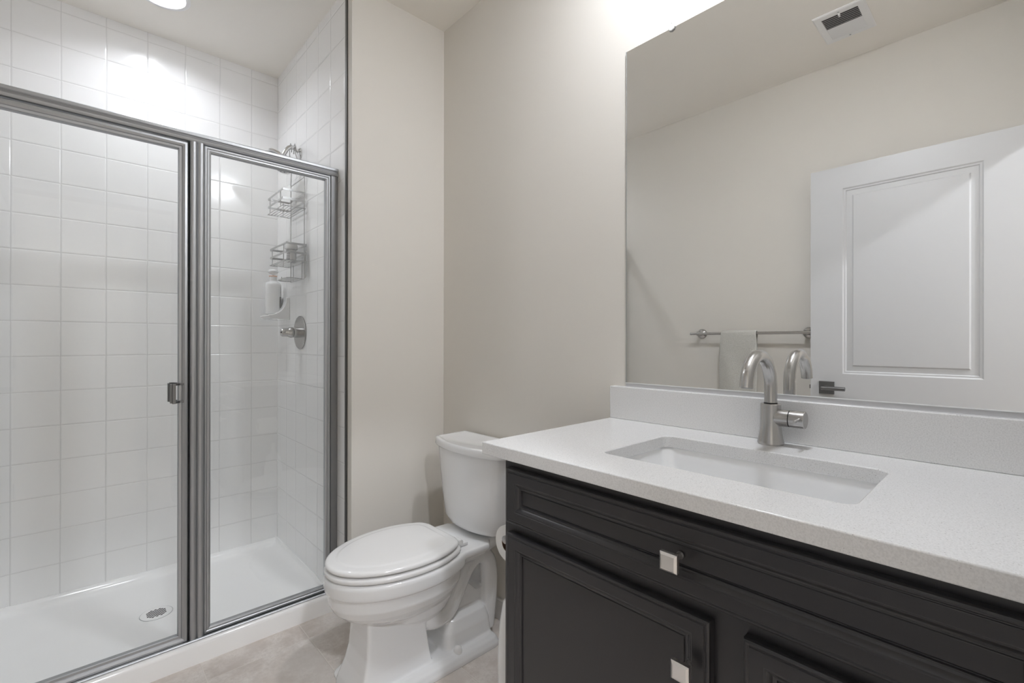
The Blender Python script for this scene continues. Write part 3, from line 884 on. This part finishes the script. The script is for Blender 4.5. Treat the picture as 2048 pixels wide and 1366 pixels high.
# ------------------------------------------------------------------ faucet
fx, fy = 1.222, 0.406
t = thing('faucet', 'brushed nickel high-arc faucet standing behind the sink', 'faucet', (fx, fy, ZCT))
bm = nb(); lathe(bm, [(0.0275, 0.0), (0.0275, 0.0025), (0.0288, 0.003), (0.0286, 0.006), (0.0262, 0.016), (0.0240, 0.030), (0.0225, 0.046), (0.0222, 0.060), (0.0222, 0.0965), (0.021, 0.0975), (0.0, 0.0975)], (fx, fy, ZCT), seg=40)
obj('body', bm, M['nickel'], t, smooth=30)
bm = nb(); lathe(bm, [(0.0146, 0.097), (0.0146, 0.100), (0, 0.100)], (fx, fy, ZCT), seg=32)
obj('swivel_ring', bm, M['rubber_and_gap'], t)
R = 0.074
pts = [(fx, fy, ZCT + 0.099), (fx, fy, ZCT + 0.12)]
zc = ZCT + 0.139
for k in range(0, 25):
    a = math.radians(176) * k / 24
    pts.append((fx - R + R * math.cos(a), fy, zc + R * math.sin(a)))
bm = nb(); tube(bm, pts, 0.0142, 28)
sp = obj('spout', bm, M['nickel'], t, smooth=40)
e = Vector(pts[-1]); dd = (Vector(pts[-1]) - Vector(pts[-2])).normalized()
bm = nb(); lathe(bm, [(0.0118, -0.001), (0.0118, 0.0012), (0.0, 0.0012)], e, dd, 24)
obj('aerator', bm, M['frame'], sp)
hz = ZCT + 0.065
bm = nb(); cyl(bm, (fx, fy - 0.012, hz), (fx, fy - 0.041, hz), 0.0198, seg=36)
obj('handle_hub', bm, M['nickel'], t)
bm = nb(); cyl(bm, (fx, fy - 0.0405, hz), (fx, fy - 0.0425, hz), 0.0185, seg=36)
obj('seam_ring', bm, M['rubber_and_gap'], t)
bm = nb(); lathe(bm, [(0.0185, 0.042), (0.0198, 0.0430), (0.0198, 0.0725), (0.0190, 0.0738), (0, 0.0738)], (fx, fy, hz), (0, -1, 0), 36)
hn = obj('handle', bm, M['nickel'], t, smooth=30)
bm = nb(); tube(bm, [(fx - 0.012, fy - 0.066, hz + 0.004), (fx - 0.058, fy - 0.067, hz + 0.002)], 0.0032, 14)
obj('lever', bm, M['nickel'], hn)

# ------------------------------------------------------------------ mirror
MY1, MZ0, MZ1 = 0.8575, 1.0215, 2.0845
t = thing('mirror', 'large frameless wall mirror above the white backsplash', 'mirror', (XM + 0.003, 0.40, 1.0105))
bm = boxes((XM + 0.0004, XM + 0.0040, YF + 0.02, MY1, MZ0 - 0.008, MZ1))
obj('mirror_back', bm, M['mirror_edge'], t, smooth=0)
bm = boxes((XM, XM + 0.0004, YF + 0.02, MY1, MZ0 - 0.008, MZ1))
obj('mirror_glass', bm, M['mirror'], t, smooth=0)
bm = boxes((XM - 0.004, XM - 0.0008, YF + 0.02, MY1 - 0.002, 1.0118, MZ0 + 0.001), (XM - 0.0008, XA - 0.0005, YF + 0.02, MY1 - 0.002, 1.0118, 1.0132))
ch = obj('bottom_channel', bm, M['channel'], t)
obj('channel_lip', boxes((XM - 0.0048, XM - 0.0008, YF + 0.02, MY1 - 0.002, MZ0 + 0.001, MZ0 + 0.0024)), M['lip'], ch)
obj('mirror_edge_shade_line', boxes((XM - 0.0004, XM + 0.0004, MY1 - 0.0022, MY1 + 0.0003, MZ0, MZ1)), M['mirror_edge'], t, smooth=0)  # grey strip on the front, painted for the dark gap and bevel reflection
t = thing('mirror_clip', 'clear plastic clip holding the top edge of the mirror', 'clip', (XA, 0.6985, 2.084))
bm = nb()
c = (XM - 0.0025, 0.6985, 2.085)
lathe(bm, [(0.0105, -0.0025), (0.0115, 0.0), (0.0105, 0.003), (0.0, 0.0035)], c, (-1, 0, 0), 8)
box(bm, XM - 0.003, XA, 0.692, 0.705, 2.0855, 2.099)
obj('clip_body', bm, M['clip'], t, bevel=0.001)
bm = nb(); lathe(bm, [(0.003, 0), (0.003, 0.0015), (0, 0.002)], (XM - 0.003, 0.6985, 2.094), (-1, 0, 0), 12)
obj('screw', bm, M['darkmetal'], t)

# ------------------------------------------------------------------ paper roll and holder on the cabinet side
ry, rz, rxx = 0.8935, 0.647, 0.810
t = thing('toilet_paper_holder', 'small brushed metal paper holder fixed to the left side of the vanity', 'paper holder', (0.91, CY1, rz + 0.02))
bm = nb(); lathe(bm, [(0.022, 0), (0.022, 0.004), (0.019, 0.007), (0, 0.007)], (0.93, CY1, rz), (0, 1, 0), 24); cyl(bm, (0.93, CY1, rz), (0.93, ry, rz), 0.007)
obj('post', bm, M['nickel'], t)
bm = nb(); cyl(bm, (0.935, ry, rz), (0.806, ry, rz), 0.006); lathe(bm, [(0.006, -0.001), (0.010, 0.001), (0.010, 0.006), (0, 0.007)], (0.806, ry, rz), (-1, 0, 0), 16)
obj('arm', bm, M['nickel'], t)
t = thing('toilet_paper_roll', 'white toilet paper roll hanging between toilet and black cabinet', 'toilet paper', (0.86, ry, rz - 0.055))
bm = nb()
ri, ro = 0.0195, 0.046
zc2 = rz - (ri - 0.0062)
lathe(bm, [(ri + 0.0015, 0.0), (ro, 0.0), (ro, 0.10), (ri + 0.0015, 0.10), (ri + 0.0015, 0.0)], (rxx, ry, zc2), (1, 0, 0), 40, caps=(False, False))
r_ = obj('paper', bm, M['paper'], t, smooth=30)
bm = nb(); lathe(bm, [(ri, -0.0005), (ri + 0.0015, -0.0005), (ri + 0.0015, 0.1005), (ri, 0.1005), (ri, -0.0005)], (rxx, ry, zc2), (1, 0, 0), 32, caps=(False, False))
obj('core', bm, M['card'], t)['label'] = 'brown cardboard core'

# toilet brush holder on the floor by the cabinet
hx, hy = 0.885, 0.934
t = thing('toilet_brush_holder', 'slim white toilet brush holder standing between cabinet and toilet', 'toilet brush', (hx, hy, 0))
bm = nb(); lathe(bm, [(0.058, 0.0), (0.060, 0.004), (0.058, 0.03), (0.050, 0.034), (0, 0.034)], (hx, hy, 0), seg=32)
obj('base', bm, M['plastic'], t)
bm = nb(); lathe(bm, [(0.046, 0.034), (0.051, 0.08), (0.0545, 0.18), (0.0545, 0.30), (0.050, 0.38), (0.040, 0.44), (0.022, 0.462), (0, 0.464)], (hx, hy, 0), seg=32)
obj('canister', bm, M['plastic'], t)
bm = nb(); lathe(bm, [(0.016, 0.458), (0.012, 0.475), (0.010, 0.505), (0.012, 0.520), (0.006, 0.528), (0, 0.529)], (hx, hy, 0), seg=20)
obj('brush_handle', bm, M['plastic'], t)

# ------------------------------------------------------------------ things seen in the mirror
XD = rx(2.872)
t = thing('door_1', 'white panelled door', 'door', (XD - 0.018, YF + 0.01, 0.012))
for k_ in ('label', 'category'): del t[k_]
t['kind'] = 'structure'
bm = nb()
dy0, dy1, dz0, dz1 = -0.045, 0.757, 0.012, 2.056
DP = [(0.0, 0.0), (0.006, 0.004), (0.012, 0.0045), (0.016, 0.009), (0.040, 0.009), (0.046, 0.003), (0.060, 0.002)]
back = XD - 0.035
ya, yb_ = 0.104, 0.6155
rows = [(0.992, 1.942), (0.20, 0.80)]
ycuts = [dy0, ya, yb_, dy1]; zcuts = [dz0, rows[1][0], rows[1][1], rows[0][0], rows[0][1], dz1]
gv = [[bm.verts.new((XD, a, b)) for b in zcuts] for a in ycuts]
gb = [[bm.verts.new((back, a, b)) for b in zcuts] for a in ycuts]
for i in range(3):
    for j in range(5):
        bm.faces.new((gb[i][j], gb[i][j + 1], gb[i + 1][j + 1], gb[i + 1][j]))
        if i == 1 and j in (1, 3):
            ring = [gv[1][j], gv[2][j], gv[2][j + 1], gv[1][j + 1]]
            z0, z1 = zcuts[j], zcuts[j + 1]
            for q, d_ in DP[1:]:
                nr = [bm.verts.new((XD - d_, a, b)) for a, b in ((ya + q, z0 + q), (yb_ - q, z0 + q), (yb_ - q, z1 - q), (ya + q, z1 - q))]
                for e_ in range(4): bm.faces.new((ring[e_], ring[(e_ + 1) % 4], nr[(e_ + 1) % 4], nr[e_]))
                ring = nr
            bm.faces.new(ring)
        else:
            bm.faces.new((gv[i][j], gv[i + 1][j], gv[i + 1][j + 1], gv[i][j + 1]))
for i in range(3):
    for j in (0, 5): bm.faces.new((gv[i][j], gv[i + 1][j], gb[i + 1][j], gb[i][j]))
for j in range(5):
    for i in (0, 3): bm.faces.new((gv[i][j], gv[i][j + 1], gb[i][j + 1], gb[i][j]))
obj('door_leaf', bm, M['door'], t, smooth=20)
ly, lz = 0.6835, 0.917
bm = boxes((XD, XD + 0.008, ly - 0.034, ly + 0.034, lz - 0.033, lz + 0.033))
lo = obj('rosette', bm, M['pewter'], t, bevel=0.001)
bm = nb(); cyl(bm, (XD + 0.006, ly, lz), (XD + 0.052, ly, lz), 0.0115, seg=24); cyl(bm, (XD + 0.045, ly + 0.014, lz), (XD + 0.045, ly - 0.088, lz), 0.0105, seg=24)
obj('door_handle', bm, M['pewter'], t)
bm = boxes((XD - 0.030, XD - 0.006, dy1, dy1 + 0.0015, lz - 0.028, lz + 0.028), (XD - 0.024, XD - 0.012, dy1, dy1 + 0.009, lz - 0.010, lz + 0.010))
obj('latch', bm, M['pewter'], t)
for z in (0.25, 1.03, 1.85):
    bm = nb(); cyl(bm, (XD + 0.004, dy0 - 0.006, z - 0.045), (XD + 0.004, dy0 - 0.006, z + 0.045), 0.006, seg=12)
    obj('hinge', bm, M['pewter'], t)

# towel bar and towel on the left wall
xb = rx(2.922); tz = 1.2075
t = thing('towel_bar', 'brushed nickel towel bar on the wall beside the white door', 'towel bar', (XL, 1.11, tz))
bm = nb(); cyl(bm, (xb, 0.752, tz), (xb, 1.452, tz), 0.0085, seg=20)
obj('bar', bm, M['nickel'], t)
for y in (0.795, 1.405):
    bm = nb(); lathe(bm, [(0.031, 0.0), (0.031, 0.004), (0.027, 0.009), (0.018, 0.014), (0.012, 0.020), (0.012, xb - XL), (0, xb - XL)], (XL, y, tz), (1, 0, 0), 28)
    obj('bracket', bm, M['nickel'], t, smooth=40)
bm = nb()
ty0, ty1, nyy = 1.045, 1.250, 22
r = 0.0105
path = []
for k in range(24): path.append((r + 0.002, tz - 0.40 + 0.40 * k / 24))
for k in range(11): a = PI * k / 10; path.append((r * math.cos(a), tz + r * math.sin(a)))
for k in range(1, 23): path.append((-r - 0.002, tz - 0.36 * k / 22))
random.seed(2)
grid = []
for i, (dx_, z) in enumerate(path):
    row = []
    hang = max(0.0, tz - z)
    side = 1 if dx_ > 0 else -1
    for j in range(nyy + 1):
        f = j / nyy
        y = ty0 + (ty1 - ty0) * f
        y += (f - 0.5) * 0.016 * math.sin(hang * 7) + (0.012 if side < 0 else 0.0) * (0.5 - f) * 2 * min(1, hang * 6)
        wv = 0.0035 * math.sin(f * 9 + hang * 5) * min(1.0, hang * 8) + 0.002 * noise.noise(Vector((f * 6, hang * 22, side)))
        row.append(bm.verts.new((xb + dx_ + side * 0.004 * min(1, hang * 8) + wv * min(1.0, hang * 10), y, z)))
    grid.append(row)
for a, b in zip(grid, grid[1:]):
    for j in range(nyy): bm.faces.new((a[j], a[j + 1], b[j + 1], b[j]))
o = obj('hand_towel', bm, M['towel'], smooth=180)
so = o.modifiers.new('thick', 'SOLIDIFY'); so.thickness = 0.007; so.offset = 1.0
sb = o.modifiers.new('sub', 'SUBSURF'); sb.levels = 1; sb.render_levels = 1
tag(o, 'grey green hand towel draped over the towel bar', 'towel')

# ceiling vent
vx0, vx1 = rx(2.766), rx(2.500)
vy0, vy1 = 0.457, 0.656
t = thing('ceiling_vent', 'white metal ceiling air register with two banks of louvres', 'vent', ((vx0 + vx1) / 2, (vy0 + vy1) / 2, ZC))
zt = ZC - 0.006
bm = nb()
ix0, ix1, iy0, iy1 = vx0 + 0.034, vx1 - 0.034, vy0 + 0.030, vy1 - 0.030
rings = [[(a, b, ZC) for a, b in ((vx0, vy0), (vx1, vy0), (vx1, vy1), (vx0, vy1))],
         [(a, b, zt + 0.003) for a, b in ((vx0, vy0), (vx1, vy0), (vx1, vy1), (vx0, vy1))],
         [(a, b, zt) for a, b in ((vx0 + 0.006, vy0 + 0.006), (vx1 - 0.006, vy0 + 0.006), (vx1 - 0.006, vy1 - 0.006), (vx0 + 0.006, vy1 - 0.006))],
         [(a, b, zt) for a, b in ((ix0, iy0), (ix1, iy0), (ix1, iy1), (ix0, iy1))],
         [(a, b, ZC - 0.0005) for a, b in ((ix0, iy0), (ix1, iy0), (ix1, iy1), (ix0, iy1))]]
loft(bm, rings, (False, False))
obj('frame', bm, M['white_trim'], t, smooth=20)
obj('duct_opening', boxes((ix0, ix1, iy0, iy1, ZC - 0.0009, ZC - 0.0002)), M['duct'], t)
n = 14
bm = nb()
for k in range(n):
    x = ix0 + (ix1 - ix0) * (k + 0.5) / n
    s = 1 if k < n // 2 else -1
    w2 = 0.0057
    loft(bm, [[(x - w2 * s, y, zt - 0.0), (x - w2 * s, y, zt + 0.0008), (x + w2 * s * 0.55, y, zt + 0.0052), (x + w2 * s * 0.55, y, zt + 0.0044)] for y in (iy0, iy1)])
obj('louvres', bm, M['white_trim'], t, smooth=0)
bm = boxes((ix1 - 0.012, ix1 + 0.004, (vy0 + vy1) / 2 - 0.003, (vy0 + vy1) / 2 + 0.003, zt - 0.010, zt + 0.002))
obj('damper_lever', bm, M['white_trim'], t)
for x in (vx0 + 0.02, vx1 - 0.02):
    bm = nb(); lathe(bm, [(0.004, 0), (0.0035, 0.0015), (0, 0.002)], (x, (vy0 + vy1) / 2, zt), (0, 0, -1), 12)
    obj('screw', bm, M['frame'], t)
